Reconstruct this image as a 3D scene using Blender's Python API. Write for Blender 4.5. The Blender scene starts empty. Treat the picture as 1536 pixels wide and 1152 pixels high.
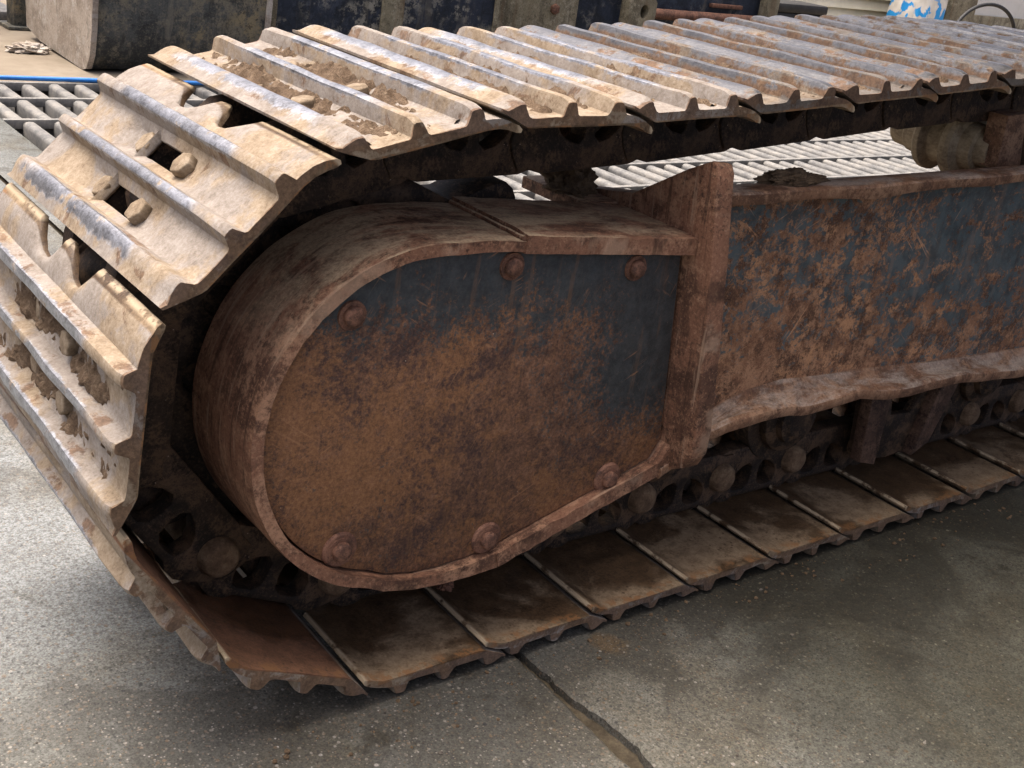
import bpy, bmesh, math, random
from mathutils import Vector, Matrix, noise
random.seed(7)
sc = bpy.context.scene
col = sc.collection
R = math.radians

# ------------------------------------------------------------------ camera
cam_d = bpy.data.cameras.new('camera')
cam = bpy.data.objects.new('camera', cam_d)
col.objects.link(cam)
c_r = Vector((0.79549, -0.59093, 0.13416)); c_u = Vector((0.13211, 0.38520, 0.91333)); c_f = Vector((0.59139, 0.70882, -0.38449))
m = Matrix(((c_r.x, c_u.x, -c_f.x), (c_r.y, c_u.y, -c_f.y), (c_r.z, c_u.z, -c_f.z))).to_4x4()
m.translation = Vector((-0.0930, -1.0226, 0.9900))
cam.matrix_world = m
cam_d.sensor_width = 36.0
cam_d.lens = 36.0 * 1777.9 / 1536.0
cam_d.clip_start = 0.02
cam_d.clip_end = 500
sc.camera = cam

# ------------------------------------------------------------------ light
SUN_EL, SUN_AZ = 74.0, -32.0          # azimuth from +Y towards +X
w = bpy.data.worlds.new('World')
sc.world = w
w.use_nodes = True
nt = w.node_tree
for n in list(nt.nodes):
    nt.nodes.remove(n)
sky = nt.nodes.new('ShaderNodeTexSky')
sky.sky_type = 'NISHITA'
sky.sun_disc = False
sky.sun_elevation = R(SUN_EL)
sky.sun_rotation = R(SUN_AZ)
sky.air_density = 0.3
sky.dust_density = 8.0
sky.ozone_density = 0.1
bg = nt.nodes.new('ShaderNodeBackground')
bg.inputs['Strength'].default_value = 0.15
wo = nt.nodes.new('ShaderNodeOutputWorld')
nt.links.new(sky.outputs[0], bg.inputs[0])
nt.links.new(bg.outputs[0], wo.inputs[0])
sun_d = bpy.data.lights.new('sun', 'SUN')
sun_d.energy = 0.7
sun_d.angle = R(50)
sun_d.color = (1.0, 0.98, 0.90)
sun = bpy.data.objects.new('sun', sun_d)
col.objects.link(sun)
sd = Vector((math.cos(R(SUN_EL)) * math.sin(R(SUN_AZ)), math.cos(R(SUN_EL)) * math.cos(R(SUN_AZ)), math.sin(R(SUN_EL))))
sun.rotation_euler = sd.to_track_quat('Z', 'Y').to_euler()
sun.location = (0, 3, 8)
sc.view_settings.view_transform = 'Standard'
sc.view_settings.look = 'None'
sc.view_settings.gamma = 1.0
sc.view_settings.use_curve_mapping = False
sc.view_settings.exposure = 1.80


# ------------------------------------------------------------------ node helpers
class NB:
    def __init__(s, name):
        s.m = bpy.data.materials.new(name)
        s.m.use_nodes = True
        s.t = s.m.node_tree
        for n in list(s.t.nodes):
            s.t.nodes.remove(n)
        s.out = s.t.nodes.new('ShaderNodeOutputMaterial')
        s.b = s.t.nodes.new('ShaderNodeBsdfPrincipled')
        s.t.links.new(s.b.outputs[0], s.out.inputs[0])
        s.co = s.t.nodes.new('ShaderNodeTexCoord').outputs['Object']

    def set(s, sock, v):
        if isinstance(v, bpy.types.NodeSocket):
            s.t.links.new(v, sock)
        elif isinstance(v, (tuple, list)):
            sock.default_value = (*v, 1.0) if (len(v) == 3 and sock.type == 'RGBA') else v
        elif sock.type == 'RGBA':
            sock.default_value = (v, v, v, 1.0)
        else:
            sock.default_value = v

    def mp(s, scale=(1, 1, 1), rot=(0, 0, 0), loc=(0, 0, 0), v=None):
        n = s.t.nodes.new('ShaderNodeMapping')
        s.t.links.new(v or s.co, n.inputs[0])
        n.inputs['Location'].default_value = loc
        n.inputs['Rotation'].default_value = rot
        n.inputs['Scale'].default_value = scale
        return n.outputs[0]

    def rnd(s):
        return s.t.nodes.new('ShaderNodeObjectInfo').outputs['Random']

    def off(s, k=37.0):            # object coords shifted by a per-object random amount
        n = s.t.nodes.new('ShaderNodeVectorMath')
        n.operation = 'ADD'
        s.t.links.new(s.co, n.inputs[0])
        q = s.ma('MULTIPLY', s.rnd(), k)
        s.t.links.new(q, n.inputs[1])
        return n.outputs[0]

    def no(s, sc_, det=6, ro=0.6, v=None, dist=0.0, colr=False):
        n = s.t.nodes.new('ShaderNodeTexNoise')
        s.t.links.new(v or s.co, n.inputs['Vector'])
        n.inputs['Scale'].default_value = sc_
        n.inputs['Detail'].default_value = det
        n.inputs['Roughness'].default_value = ro
        n.inputs['Distortion'].default_value = dist
        return n.outputs['Color' if colr else 'Fac']

    def vo(s, sc_, v=None, feat='F1', out='Distance', rand=1.0):
        n = s.t.nodes.new('ShaderNodeTexVoronoi')
        n.feature = feat
        s.t.links.new(v or s.co, n.inputs['Vector'])
        n.inputs['Scale'].default_value = sc_
        n.inputs['Randomness'].default_value = rand
        return n.outputs[out]

    def ra(s, fac, stops, interp='LINEAR'):
        n = s.t.nodes.new('ShaderNodeValToRGB')
        s.set(n.inputs[0], fac)
        cr = n.color_ramp
        cr.interpolation = interp
        while len(cr.elements) < len(stops):
            cr.elements.new(0.5)
        for e, (p, c) in zip(cr.elements, stops):
            e.position = p
            if not isinstance(c, (tuple, list)):
                c = (c, c, c)
            e.color = (*c, 1.0)
        return n.outputs[0]

    def st(s, fac, a, b):          # smoothstep a..b -> 0..1
        n = s.t.nodes.new('ShaderNodeMapRange')
        n.interpolation_type = 'SMOOTHSTEP'
        s.set(n.inputs[0], fac)
        n.inputs[1].default_value = a
        n.inputs[2].default_value = b
        return n.outputs[0]

    def ma(s, op, a, b=0.0, clamp=False):
        n = s.t.nodes.new('ShaderNodeMath')
        n.operation = op
        n.use_clamp = clamp
        s.set(n.inputs[0], a)
        s.set(n.inputs[1], b)
        return n.outputs[0]

    def mx(s, fac, a, b, mode='MIX'):
        n = s.t.nodes.new('ShaderNodeMix')
        n.data_type = 'RGBA'
        n.blend_type = mode
        s.set(n.inputs[0], fac)
        s.set(n.inputs[6], a)
        s.set(n.inputs[7], b)
        return n.outputs[2]

    def xyz(s, v=None):
        n = s.t.nodes.new('ShaderNodeSeparateXYZ')
        s.t.links.new(v or s.co, n.inputs[0])
        return n.outputs[0], n.outputs[1], n.outputs[2]

    def bump(s, h, st=0.5, d=0.002, prev=None):
        n = s.t.nodes.new('ShaderNodeBump')
        n.inputs['Strength'].default_value = st
        n.inputs['Distance'].default_value = d
        s.set(n.inputs['Height'], h)
        if prev is not None:
            s.t.links.new(prev, n.inputs['Normal'])
        return n.outputs[0]

    def fin(s, colr, rough=0.8, metal=0.0, nrm=None, spec=0.3):
        s.set(s.b.inputs['Base Color'], colr)
        s.set(s.b.inputs['Roughness'], rough)
        s.set(s.b.inputs['Metallic'], metal)
        s.b.inputs['Specular IOR Level'].default_value = spec
        if nrm is not None:
            s.t.links.new(nrm, s.b.inputs['Normal'])
        return s.m


MATS = {}


# ------------------------------------------------------------------ materials
def mat_shoe(name, steel, rusty=0.0):
    """dried mud over rusty steel; steel = how much bare polished metal shows"""
    n = NB(name)
    x, y, z = n.xyz()
    o = n.off()
    big = n.no(8, 6, 0.65, o, 0.4)
    med = n.no(45, 8, 0.72, o)
    fine = n.no(240, 4, 0.75, o)
    tex = n.ma('ADD', n.ma('MULTIPLY', med, 0.55), n.ma('MULTIPLY', fine, 0.45))
    mud = n.ra(tex, [(0.36, (0.12, 0.085, 0.053)), (0.47, (0.185, 0.142, 0.096)), (0.54, (0.225, 0.178, 0.125)), (0.65, (0.29, 0.24, 0.178))] if not steel else [(0.38, (0.07, 0.046, 0.03)), (0.48, (0.12, 0.09, 0.062)), (0.62, (0.20, 0.165, 0.125))])
    k = 1 - 0.40 * steel
    grey = n.ra(tex, [(p_, tuple(v * k for v in c_)) for p_, c_ in ((0.36, (0.125, 0.103, 0.083)), (0.5, (0.19, 0.165, 0.141)), (0.65, (0.26, 0.235, 0.207)))])
    c = n.mx(n.st(n.ma('ADD', big, 0.06 * steel), 0.44, 0.53), mud, grey)
    rust = n.ra(tex, [(0.40, (0.055, 0.030, 0.018)), (0.6, (0.15, 0.082, 0.042))])
    endm = n.st(n.ma('ABSOLUTE', y), 0.246, 0.2495)
    side = n.ma('MULTIPLY', n.st(z, -0.002, -0.006), n.st(z, -0.0205, -0.016))     # grouser flanks
    flake = n.ma('ADD', n.no(17, 9, 0.74, o, 0.5), n.ma('ADD', n.ma('MULTIPLY', endm, 0.21), n.ma('MULTIPLY', side, 0.085 + 0.12 * steel)))  # ends and flanks: extra rust, with their shade put into the colour
    c = n.mx(n.ma('MULTIPLY', n.st(flake, 0.615, 0.68), 0.75), c, rust)
    # inner face: brown film, pale dried splashes, dark damp patches, spatter
    wet = n.st(n.ma('ADD', n.no(6, 8, 0.68, n.mp((0.8, 0.9, 1), v=o), 0.5), n.ma('MULTIPLY', n.st(n.ma('ABSOLUTE', y), 0.24, 0.08), 0.14)), 0.48, 0.60)
    pale = n.ra(tex, [(0.38, (0.11 - 0.02 * rusty, 0.074 - 0.028 * rusty, 0.042 - 0.016 * rusty)), (0.62, (0.25 - 0.06 * rusty, 0.185 - 0.09 * rusty, 0.118 - 0.065 * rusty))])
    damp = n.ra(tex, [(0.38, (0.024, 0.014, 0.008)), (0.62, (0.085 + 0.02 * rusty, 0.050, 0.025))])
    innerc = n.mx(n.ma('MULTIPLY', wet, 0.92), pale, damp)
    spots = n.ma('MULTIPLY', n.st(n.vo(85, o), 0.26, 0.14), n.st(n.no(13, 3, 0.5, o), 0.47, 0.54))
    innerc = n.mx(n.ma('MULTIPLY', spots, 0.8), innerc, (0.06, 0.035, 0.02))
    edge = n.ma('MULTIPLY', n.st(n.ma('ABSOLUTE', y), 0.222, 0.243), n.st(n.no(40, 6, 0.7, o), 0.48, 0.56))
    innerc = n.mx(n.ma('MULTIPLY', edge, 0.8), innerc, (0.19, 0.095, 0.04))
    c = n.mx(n.st(z, -0.0305, -0.0325), c, innerc)
    # pale dried mud left along the trailing lip
    lip = n.ma('MULTIPLY', n.st(x, -0.122, -0.1275), n.st(n.no(30, 4, 0.6, o), 0.40, 0.5))
    c = n.mx(lip, c, (0.34, 0.27, 0.18))
    # polished crests
    ed = n.ma('ADD', z, n.ma('MULTIPLY', n.ma('SUBTRACT', n.no(60, 5, 0.7, o), 0.5), 0.012))
    cen = n.st(n.ma('ADD', n.ma('ABSOLUTE', n.ma('ADD', y, 0.01)), n.ma('MULTIPLY', n.ma('SUBTRACT', n.no(9, 3, 0.5, o), 0.5), 0.18)), 0.19 + 0.2 * steel, 0.15 + 0.15 * steel)
    wear = n.ma('MULTIPLY', n.st(ed, -0.0075 - 0.006 * steel, -0.0045 - 0.003 * steel), cen)
    wear = n.ma('MULTIPLY', wear, n.st(n.no(14, 8, 0.75, o), 0.385 + 0.055 * steel, 0.45 + 0.055 * steel))
    wear = n.ma('MULTIPLY', wear, n.ma('SUBTRACT', 1.0, endm))
    c = n.mx(wear, c, n.ra(tex, [(0.38, (0.085, 0.086, 0.090)), (0.62, (0.34 - 0.17 * steel, 0.35 - 0.18 * steel, 0.375 - 0.205 * steel))]))
    rough = n.mx(wear, n.mx(n.ma('MULTIPLY', wet, n.st(z, -0.0305, -0.0325)), 0.9, 0.48), 0.33)
    nr = n.bump(tex, 0.55, 0.0022)
    return n.fin(c, rough, n.ma('MULTIPLY', wear, 0.75), nr, 0.25)


def mat_rust(name, dark, mid, light, paint=None, paint_fn=None, sc_=1.0, rough=0.72, streak=None, dust=None, bump=0.5, spec=0.3, hot=None, pits=0.8, scrape=0.0):
    """layered rust: dark scale, sharp-edged red-brown and orange bloom, black pitting, paint, scrapes, dust"""
    n = NB(name)
    reg = n.no(4.5 * sc_, 4, 0.6, n.mp(loc=(3, 1, 7)))
    big = n.no(9 * sc_, 10, 0.76, dist=0.3)
    med = n.no(30 * sc_, 9, 0.8)
    fine = n.no(230 * sc_, 4, 0.75)
    c = n.mx(n.st(big, 0.43, 0.56), dark, mid)
    c = n.mx(n.st(n.ma('ADD', n.ma('MULTIPLY', med, 0.7), n.ma('MULTIPLY', reg, 0.3)), 0.49, 0.58), c, light)
    if hot is not None:
        hm = n.ma('MULTIPLY', n.st(n.no(17 * sc_, 10, 0.8, n.mp(loc=(9, 2, 5))), 0.49, 0.57), n.st(n.no(4 * sc_, 4, 0.6, n.mp(loc=(1, 8, 2))), 0.45, 0.58))
        c = n.mx(hm, c, hot)
    blk = n.ma('MULTIPLY', n.st(n.no(95 * sc_, 6, 0.75), 0.53, 0.62), n.st(n.no(6 * sc_, 5, 0.65, n.mp(loc=(5, 5, 1))), 0.40, 0.56))
    c = n.mx(n.ma('MULTIPLY', blk, pits), c, tuple(v * 0.35 for v in dark))
    c = n.mx(n.ma('MULTIPLY', n.st(fine, 0.46, 0.34), 0.45), c, tuple(min(1, v * 1.35) for v in light))
    c = n.mx(n.ma('MULTIPLY', n.st(fine, 0.54, 0.66), 0.55), c, tuple(v * 0.5 for v in dark))
    rg = rough
    hgt = n.ma('ADD', n.ma('MULTIPLY', med, 0.6), n.ma('MULTIPLY', fine, 0.4))
    if paint is not None:
        pm = paint_fn(n, med, fine, big)
        c = n.mx(pm, c, n.mx(n.st(n.no(20, 6, 0.7), 0.42, 0.6), paint, tuple(v * 0.55 for v in paint)))
        rg = n.mx(pm, rough, 0.55)
        hgt = n.ma('ADD', hgt, n.ma('MULTIPLY', pm, 0.35))
    if streak is not None:
        s_ = n.no(1.0, 5, 0.6, n.mp(streak[0], streak[1]))
        c = n.mx(n.ma('MULTIPLY', n.st(s_, 0.57, 0.66), streak[3]), c, streak[2])
        c = n.mx(n.ma('MULTIPLY', n.st(s_, 0.44, 0.36), streak[3] * 1.2), c, tuple(v * 0.5 for v in dark))
    # scrapes through to brighter rust
    for rot, loc in ((26, 0), (-38, 7), (55, 13)) if scrape else ():
        rv = n.mp((1, 1, 1), (0, R(rot), 0), (loc, 0, loc))
        sv = n.no(1.0, 4, 0.6, n.mp((9, 9, 150), v=rv), 1.6)
        gate = n.st(n.no(8, 4, 0.6, n.mp(loc=(loc, loc, 2))), 0.55, 0.63)
        c = n.mx(n.ma('MULTIPLY', n.ma('MULTIPLY', n.st(sv, 0.62, 0.68), gate), scrape), c, tuple(min(1, v * 1.5) for v in (hot or light)))
    if dust is not None:
        g = n.t.nodes.new('ShaderNodeNewGeometry')
        _, _, nz = n.xyz(g.outputs['True Normal'])
        dm = n.ma('MULTIPLY', n.st(nz, 0.35, 0.95), n.st(n.no(14 * sc_, 9, 0.74, n.mp((0.6, 1.6, 1)), 0.4), 0.42, 0.60))
        if name == 'guard_rust':
            dm = n.ma('MULTIPLY', dm, n.st(n.xyz()[2], 0.30, 0.46))
        c = n.mx(n.ma('MULTIPLY', dm, dust[1]), c, n.mx(n.st(fine, 0.4, 0.6), dust[0], tuple(v * 0.7 for v in dust[0])))
    ch = n.ma('MULTIPLY', n.st(n.vo(75), 0.07, 0.035), n.st(n.no(14, 2, 0.5), 0.52, 0.6))
    c = n.mx(n.ma('MULTIPLY', ch, 0.7), c, (0.42, 0.33, 0.26))
    nr = n.bump(hgt, bump, 0.0022)
    return n.fin(c, rg, 0.0, nr, spec)


def mat_cover():
    n = NB('cover_plate_rust')
    x, y, z = n.xyz()
    F = n.no(55, 12, 0.84)
    G = n.no(210, 5, 0.8)
    fg = n.ma('ADD', n.ma('MULTIPLY', F, 0.6), n.ma('MULTIPLY', G, 0.4))
    c = n.ra(fg, [(0.38, (0.024, 0.014, 0.010)), (0.46, (0.080, 0.041, 0.025)), (0.53, (0.16, 0.080, 0.045)), (0.62, (0.27, 0.145, 0.082))])
    # orange bloom, thick at the lower left, thinner in the middle
    reg = n.ma('ADD', n.no(4.5, 5, 0.62, n.mp(loc=(2, 0, 5)), 0.4), n.ma('MULTIPLY', n.ma('MULTIPLY', n.st(x, 0.78, 0.50), n.st(z, 0.52, 0.34)), 0.055))
    om = n.st(n.ma('ADD', n.ma('MULTIPLY', n.no(75, 10, 0.85, n.mp(loc=(7, 3, 1))), 0.55), n.ma('MULTIPLY', reg, 0.45)), 0.48, 0.56)
    c = n.mx(n.ma('MULTIPLY', om, 0.6), c, n.ra(G, [(0.4, (0.18, 0.080, 0.032)), (0.6, (0.31, 0.15, 0.060))]))
    # dark scale patches with speckled borders
    dk = n.st(n.ma('ADD', n.ma('MULTIPLY', n.no(6.5, 9, 0.72, n.mp(loc=(4, 4, 8)), 0.4), 0.65), n.ma('MULTIPLY', n.no(140, 5, 0.8), 0.35)), 0.51, 0.59)
    c = n.mx(n.ma('MULTIPLY', dk, 0.85), c, n.ra(G, [(0.4, (0.030, 0.018, 0.016)), (0.6, (0.075, 0.040, 0.032))]))
    # remaining paint along the top and down the right side
    g = n.ma('MAXIMUM', n.st(n.ma('ADD', z, n.ma('MULTIPLY', x, 0.06)), 0.48, 0.62), n.ma('MULTIPLY', n.st(x, 0.78, 1.01), n.st(z, 0.22, 0.44)))
    f = n.ma('ADD', n.ma('ADD', n.ma('MULTIPLY', n.no(8, 12, 0.8, dist=0.3), 0.5), n.ma('MULTIPLY', n.no(160, 6, 0.82), 0.5)), n.ma('MULTIPLY', g, 0.20))
    pm = n.st(f, 0.558, 0.632)
    c = n.mx(n.ma('MULTIPLY', pm, 0.93), c, n.ra(F, [(0.4, (0.020, 0.026, 0.028)), (0.6, (0.044, 0.055, 0.058))]))
    # curved scratches rusted through the paint
    for rot, loc, w_ in ((26, 0, 0.55), (-35, 7, 0.45), (62, 13, 0.35)):
        sv = n.no(1.0, 3, 0.55, n.mp((8, 8, 130), v=n.mp((1, 1, 1), (0, R(rot), 0), (loc, 0, loc))), 2.2)
        gate = n.st(n.no(9, 4, 0.6, n.mp(loc=(loc, loc, 2))), 0.54, 0.62)
        c = n.mx(n.ma('MULTIPLY', n.ma('MULTIPLY', n.st(sv, 0.62, 0.67), gate), w_), c, (0.33, 0.17, 0.085))
    run = n.no(1.0, 5, 0.65, n.mp((60, 60, 5)))
    c = n.mx(n.ma('MULTIPLY', n.st(run, 0.56, 0.68), 0.22), c, (0.26, 0.125, 0.05))
    c = n.mx(n.ma('MULTIPLY', n.st(n.vo(60), 0.05, 0.03), n.st(n.no(12, 2, 0.5), 0.5, 0.6)), c, (0.45, 0.37, 0.30))
    nr = n.bump(n.ma('ADD', fg, n.ma('MULTIPLY', pm, 0.25)), 0.5, 0.002)
    return n.fin(c, n.mx(pm, 0.72, 0.5), 0.0, nr, 0.35)


def frame_paint(n, med, fine, big):
    x, y, z = n.xyz()
    g = n.ma('ADD', n.ma('MULTIPLY', n.st(z, 0.33, 0.50), 0.06), n.ma('MULTIPLY', n.st(n.ma('ABSOLUTE', n.ma('SUBTRACT', x, 1.34)), 0.06, 0.36), 0.055))
    f = n.ma('ADD', n.ma('ADD', n.ma('MULTIPLY', n.no(17, 12, 0.76, n.mp((1, 1, 1.5)), 0.5), 0.58), n.ma('MULTIPLY', n.no(120, 6, 0.8), 0.42)), g)
    return n.ma('MULTIPLY', n.st(f, 0.556, 0.596), 0.92)


def mat_concrete():
    n = NB('stained_concrete')
    x, y, z = n.xyz()
    big = n.no(1.6, 6, 0.6, dist=0.5)
    med = n.no(9, 7, 0.65)
    fine = n.no(160, 4, 0.7)
    c = n.ra(n.ma('ADD', n.ma('MULTIPLY', big, 0.5), n.ma('MULTIPLY', med, 0.5)), [(0.36, (0.065, 0.064, 0.052)), (0.5, (0.108, 0.108, 0.095)), (0.64, (0.165, 0.166, 0.150))])
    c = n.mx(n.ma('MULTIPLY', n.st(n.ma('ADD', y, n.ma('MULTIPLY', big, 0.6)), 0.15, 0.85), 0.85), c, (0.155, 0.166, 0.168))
    # brown mud film on the slab left of the joint and oily dark patches beside the track
    br = n.ma('MULTIPLY', n.ma('MULTIPLY', n.st(n.no(3.1, 6, 0.65, dist=0.6), 0.46, 0.62), 0.7), n.st(x, 0.15, 0.5))
    c = n.mx(n.ma('MULTIPLY', br, 0.75), c, (0.090, 0.077, 0.050))
    dx, dy = n.ma('SUBTRACT', x, 0.985), n.ma('SUBTRACT', y, -0.035)
    rr = n.ma('SQRT', n.ma('ADD', n.ma('MULTIPLY', dx, dx), n.ma('MULTIPLY', dy, dy)))
    c = n.mx(n.ma('MULTIPLY', n.st(n.ma('ADD', rr, n.ma('MULTIPLY', n.no(30, 4, 0.6), 0.04)), 0.055, 0.035), 0.7), c, (0.25, 0.15, 0.055))
    near = n.st(n.ma('ABSOLUTE', n.ma('SUBTRACT', y, 0.06)), 0.42, 0.05)
    oil = n.ma('MULTIPLY', n.st(n.ma('ADD', n.no(4.2, 6, 0.62, dist=0.8), n.ma('MULTIPLY', near, 0.16)), 0.54, 0.66), n.st(x, -0.05, 0.40))
    c = n.mx(n.ma('MULTIPLY', oil, 0.6), c, (0.036, 0.033, 0.026))
    c = n.mx(n.st(fine, 0.42, 0.66), c, n.mx(0.55, c, (0.03, 0.028, 0.025)))
    # exposed aggregate
    for k, (s_, r0, r1, cov) in enumerate(((130, 0.38, 0.22, 0.34), (260, 0.42, 0.22, 0.28), (62, 0.24, 0.14, 0.80))):
        v = n.mp(loc=(k * 3.1, k * 1.7, 0))
        d = n.vo(s_, v)
        cc = n.vo(s_, v, out='Color')
        cr, cg, cb = n.xyz(cc)
        stone = n.ra(cr, [(0.0, (0.018, 0.020, 0.022)), (0.40, (0.065, 0.060, 0.052)), (0.65, (0.12, 0.085, 0.052)), (0.85, (0.16, 0.148, 0.125)), (0.97, (0.20, 0.185, 0.16)), (1.0, (0.30, 0.285, 0.26))])
        mk = n.ma('MULTIPLY', n.st(d, r0, r1), n.st(cg, cov, cov + 0.02))
        c = n.mx(n.ma('MULTIPLY', mk, n.mx(n.st(y, 0.0, 0.5), 0.78, 0.45)), c, stone)
    c = n.mx(n.ma('MULTIPLY', n.st(n.ma('ADD', x, n.ma('MULTIPLY', n.no(2.2, 6, 0.65), 0.9)), 1.05, 1.9), 1.0), c, (0.34, 0.335, 0.28), 'MULTIPLY')  # moist dirt plus the right side's shade, both multiplied into the colour
    blot = n.ma('MULTIPLY', n.st(n.no(11, 8, 0.72, dist=0.6), 0.55, 0.66), n.st(n.no(2.4, 3, 0.5), 0.42, 0.58))
    c = n.mx(n.ma('MULTIPLY', blot, 0.8), c, (0.42, 0.38, 0.30), 'MULTIPLY')
    c = n.mx(n.ma('MULTIPLY', n.st(n.no(330, 3, 0.7), 0.40, 0.62), 0.7), c, (0.45, 0.44, 0.42), 'MULTIPLY')
    c = n.mx(0.35, c, c, 'ADD')
    h = n.ma('ADD', n.ma('MULTIPLY', fine, 0.5), n.ma('MULTIPLY', n.vo(130), 0.5))
    nr = n.bump(h, 0.5, 0.002)
    return n.fin(c, n.mx(n.ma('MULTIPLY', oil, 0.5), 0.82, 0.5), 0.0, nr, 0.3)


def mat_simple(name, cols, s_=20, rough=0.8, metal=0.0, bump=0.3, spots=None, spec=0.3, bd=0.002):
    n = NB(name)
    a = n.no(s_, 7, 0.65, n.off())
    b = n.no(s_ * 6, 5, 0.7, n.off())
    c = n.ra(n.ma('ADD', n.ma('MULTIPLY', a, 0.65), n.ma('MULTIPLY', b, 0.35)), [(0.36, cols[0]), (0.5, cols[1]), (0.64, cols[2])])
    if spots is not None:
        mk = n.ma('MULTIPLY', n.st(n.vo(spots[1]), 0.25, 0.16), n.st(n.no(spots[1] * 0.25, 4, 0.6), 0.50, 0.58))
        mk = n.ma('MAXIMUM', mk, n.st(n.no(spots[1] * 0.2, 8, 0.75), 0.58, 0.66))
        c = n.mx(mk, c, spots[0])
    nr = n.bump(b, bump, bd)
    return n.fin(c, rough, metal, nr, spec)


MATS['shoe'] = mat_shoe('track_shoe_muddy_steel', 0.0)
MATS['shoe_worn'] = mat_shoe('track_shoe_bare_steel', 1.0)
MATS['shoe_rusty'] = mat_shoe('track_shoe_rusty_inside', 0.0, 1.0)
MATS['guard'] = mat_rust('guard_rust', (0.085, 0.042, 0.026), (0.20, 0.098, 0.058), (0.32, 0.18, 0.108), streak=((7, 130, 7), (0, 0, 0), (0.38, 0.265, 0.18), 0.5), dust=((0.46, 0.345, 0.22), 0.9))
MATS['cover'] = mat_cover()
MATS['frame'] = mat_rust('frame_rust', (0.085, 0.042, 0.024), (0.235, 0.118, 0.064), (0.37, 0.205, 0.115), paint=(0.075, 0.108, 0.116), paint_fn=frame_paint, bump=0.4, hot=(0.46, 0.245, 0.125), pits=0.8, streak=((38, 38, 5), (0, 0, 0), (0.33, 0.19, 0.115), 0.2), scrape=0.55, sc_=1.7)
MATS['frame_edge'] = mat_rust('frame_edge_rust', (0.095, 0.048, 0.028), (0.19, 0.100, 0.056), (0.28, 0.165, 0.098), dust=((0.42, 0.36, 0.30), 0.7), bump=0.4, pits=0.5)
MATS['rib'] = mat_rust('guide_rib_rust', (0.035, 0.020, 0.014), (0.085, 0.048, 0.032), (0.15, 0.09, 0.06), bump=0.5)
MATS['bolt'] = mat_rust('bolt_rust', (0.070, 0.036, 0.025), (0.145, 0.068, 0.043), (0.21, 0.105, 0.066), bump=0.6, sc_=2.5)
MATS['link'] = mat_rust('link_grease', (0.014, 0.010, 0.007), (0.042, 0.026, 0.016), (0.10, 0.06, 0.034), bump=0.7)
MATS['pin'] = mat_simple('pin_dust', ((0.075, 0.045, 0.025), (0.15, 0.095, 0.055), (0.25, 0.175, 0.105)), 45, 0.85, bump=0.8)
MATS['roller'] = mat_simple('roller_paint', ((0.15, 0.11, 0.065), (0.30, 0.235, 0.145), (0.44, 0.36, 0.235)), 25, 0.75, bump=0.5)
MATS['sbolt'] = mat_simple('shoe_bolt_mud', ((0.08, 0.055, 0.033), (0.17, 0.128, 0.083), (0.26, 0.21, 0.15)), 50, 0.85, bump=0.5)
MATS['mud'] = mat_simple('dried_mud', ((0.055, 0.034, 0.019), (0.115, 0.076, 0.046), (0.20, 0.145, 0.095)), 70, 0.95, bump=1.0, bd=0.004)
MATS['clod'] = mat_simple('damp_mud', ((0.06, 0.04, 0.024), (0.12, 0.08, 0.046), (0.21, 0.145, 0.085)), 60, 0.95, bump=0.9, bd=0.004)
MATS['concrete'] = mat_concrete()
MATS['joint'] = mat_simple('joint_silt', ((0.030, 0.023, 0.014), (0.060, 0.047, 0.029), (0.10, 0.08, 0.052)), 40, 0.9, bump=0.6)
MATS['yard'] = mat_simple('sandy_ground', ((0.14, 0.115, 0.083), (0.18, 0.15, 0.112), (0.22, 0.19, 0.145)), 2.5, 0.9)
MATS['slat'] = mat_simple('grating_steel', ((0.08, 0.08, 0.079), (0.15, 0.147, 0.138), (0.23, 0.215, 0.19)), 14, 0.65, 0.0, 0.3)
MATS['pit'] = mat_simple('pit_silt', ((0.03, 0.027, 0.022), (0.05, 0.045, 0.04), (0.08, 0.07, 0.06)), 5, 0.9)
MATS['hose'] = mat_simple('blue_hose_rubber', ((0.008, 0.10, 0.36), (0.012, 0.15, 0.48), (0.02, 0.20, 0.55)), 10, 0.45, spec=0.5)
MATS['bucket_pale'] = mat_rust('bucket_bare_steel', (0.23, 0.19, 0.15), (0.33, 0.285, 0.235), (0.41, 0.38, 0.335), sc_=0.45, rough=0.6, pits=0.25, bump=0.2, streak=((3, 14, 14), (R(35), 0, 0), (0.40, 0.385, 0.36), 0.35))
MATS['bucket_shell'] = mat_rust('bucket_shell_paint', (0.030, 0.033, 0.033), (0.070, 0.075, 0.072), (0.15, 0.135, 0.10), sc_=0.55, rough=0.65, pits=0.7, bump=0.3, hot=(0.20, 0.165, 0.10), streak=((16, 16, 1.2), (0, 0, 0), (0.17, 0.155, 0.12), 0.5))
MATS['navy'] = mat_rust('navy_paint', (0.006, 0.010, 0.018), (0.013, 0.020, 0.036), (0.030, 0.040, 0.060), sc_=0.7, rough=0.5, pits=0.5, bump=0.2, hot=(0.22, 0.21, 0.175), streak=((14, 14, 1.5), (0, 0, 0), (0.10, 0.09, 0.07), 0.4))
MATS['khaki'] = mat_rust('khaki_paint', (0.10, 0.085, 0.055), (0.19, 0.168, 0.112), (0.27, 0.245, 0.178), sc_=0.6, rough=0.7, pits=0.5, bump=0.3, streak=((16, 16, 1.5), (0, 0, 0), (0.12, 0.075, 0.04), 0.4))
MATS['cream'] = mat_simple('cream_cladding', ((0.58, 0.55, 0.42), (0.66, 0.62, 0.48), (0.72, 0.68, 0.55)), 3, 0.6)
MATS['white'] = mat_simple('white_panel', ((0.62, 0.62, 0.58), (0.68, 0.68, 0.65), (0.72, 0.72, 0.69)), 3, 0.6)
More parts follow.
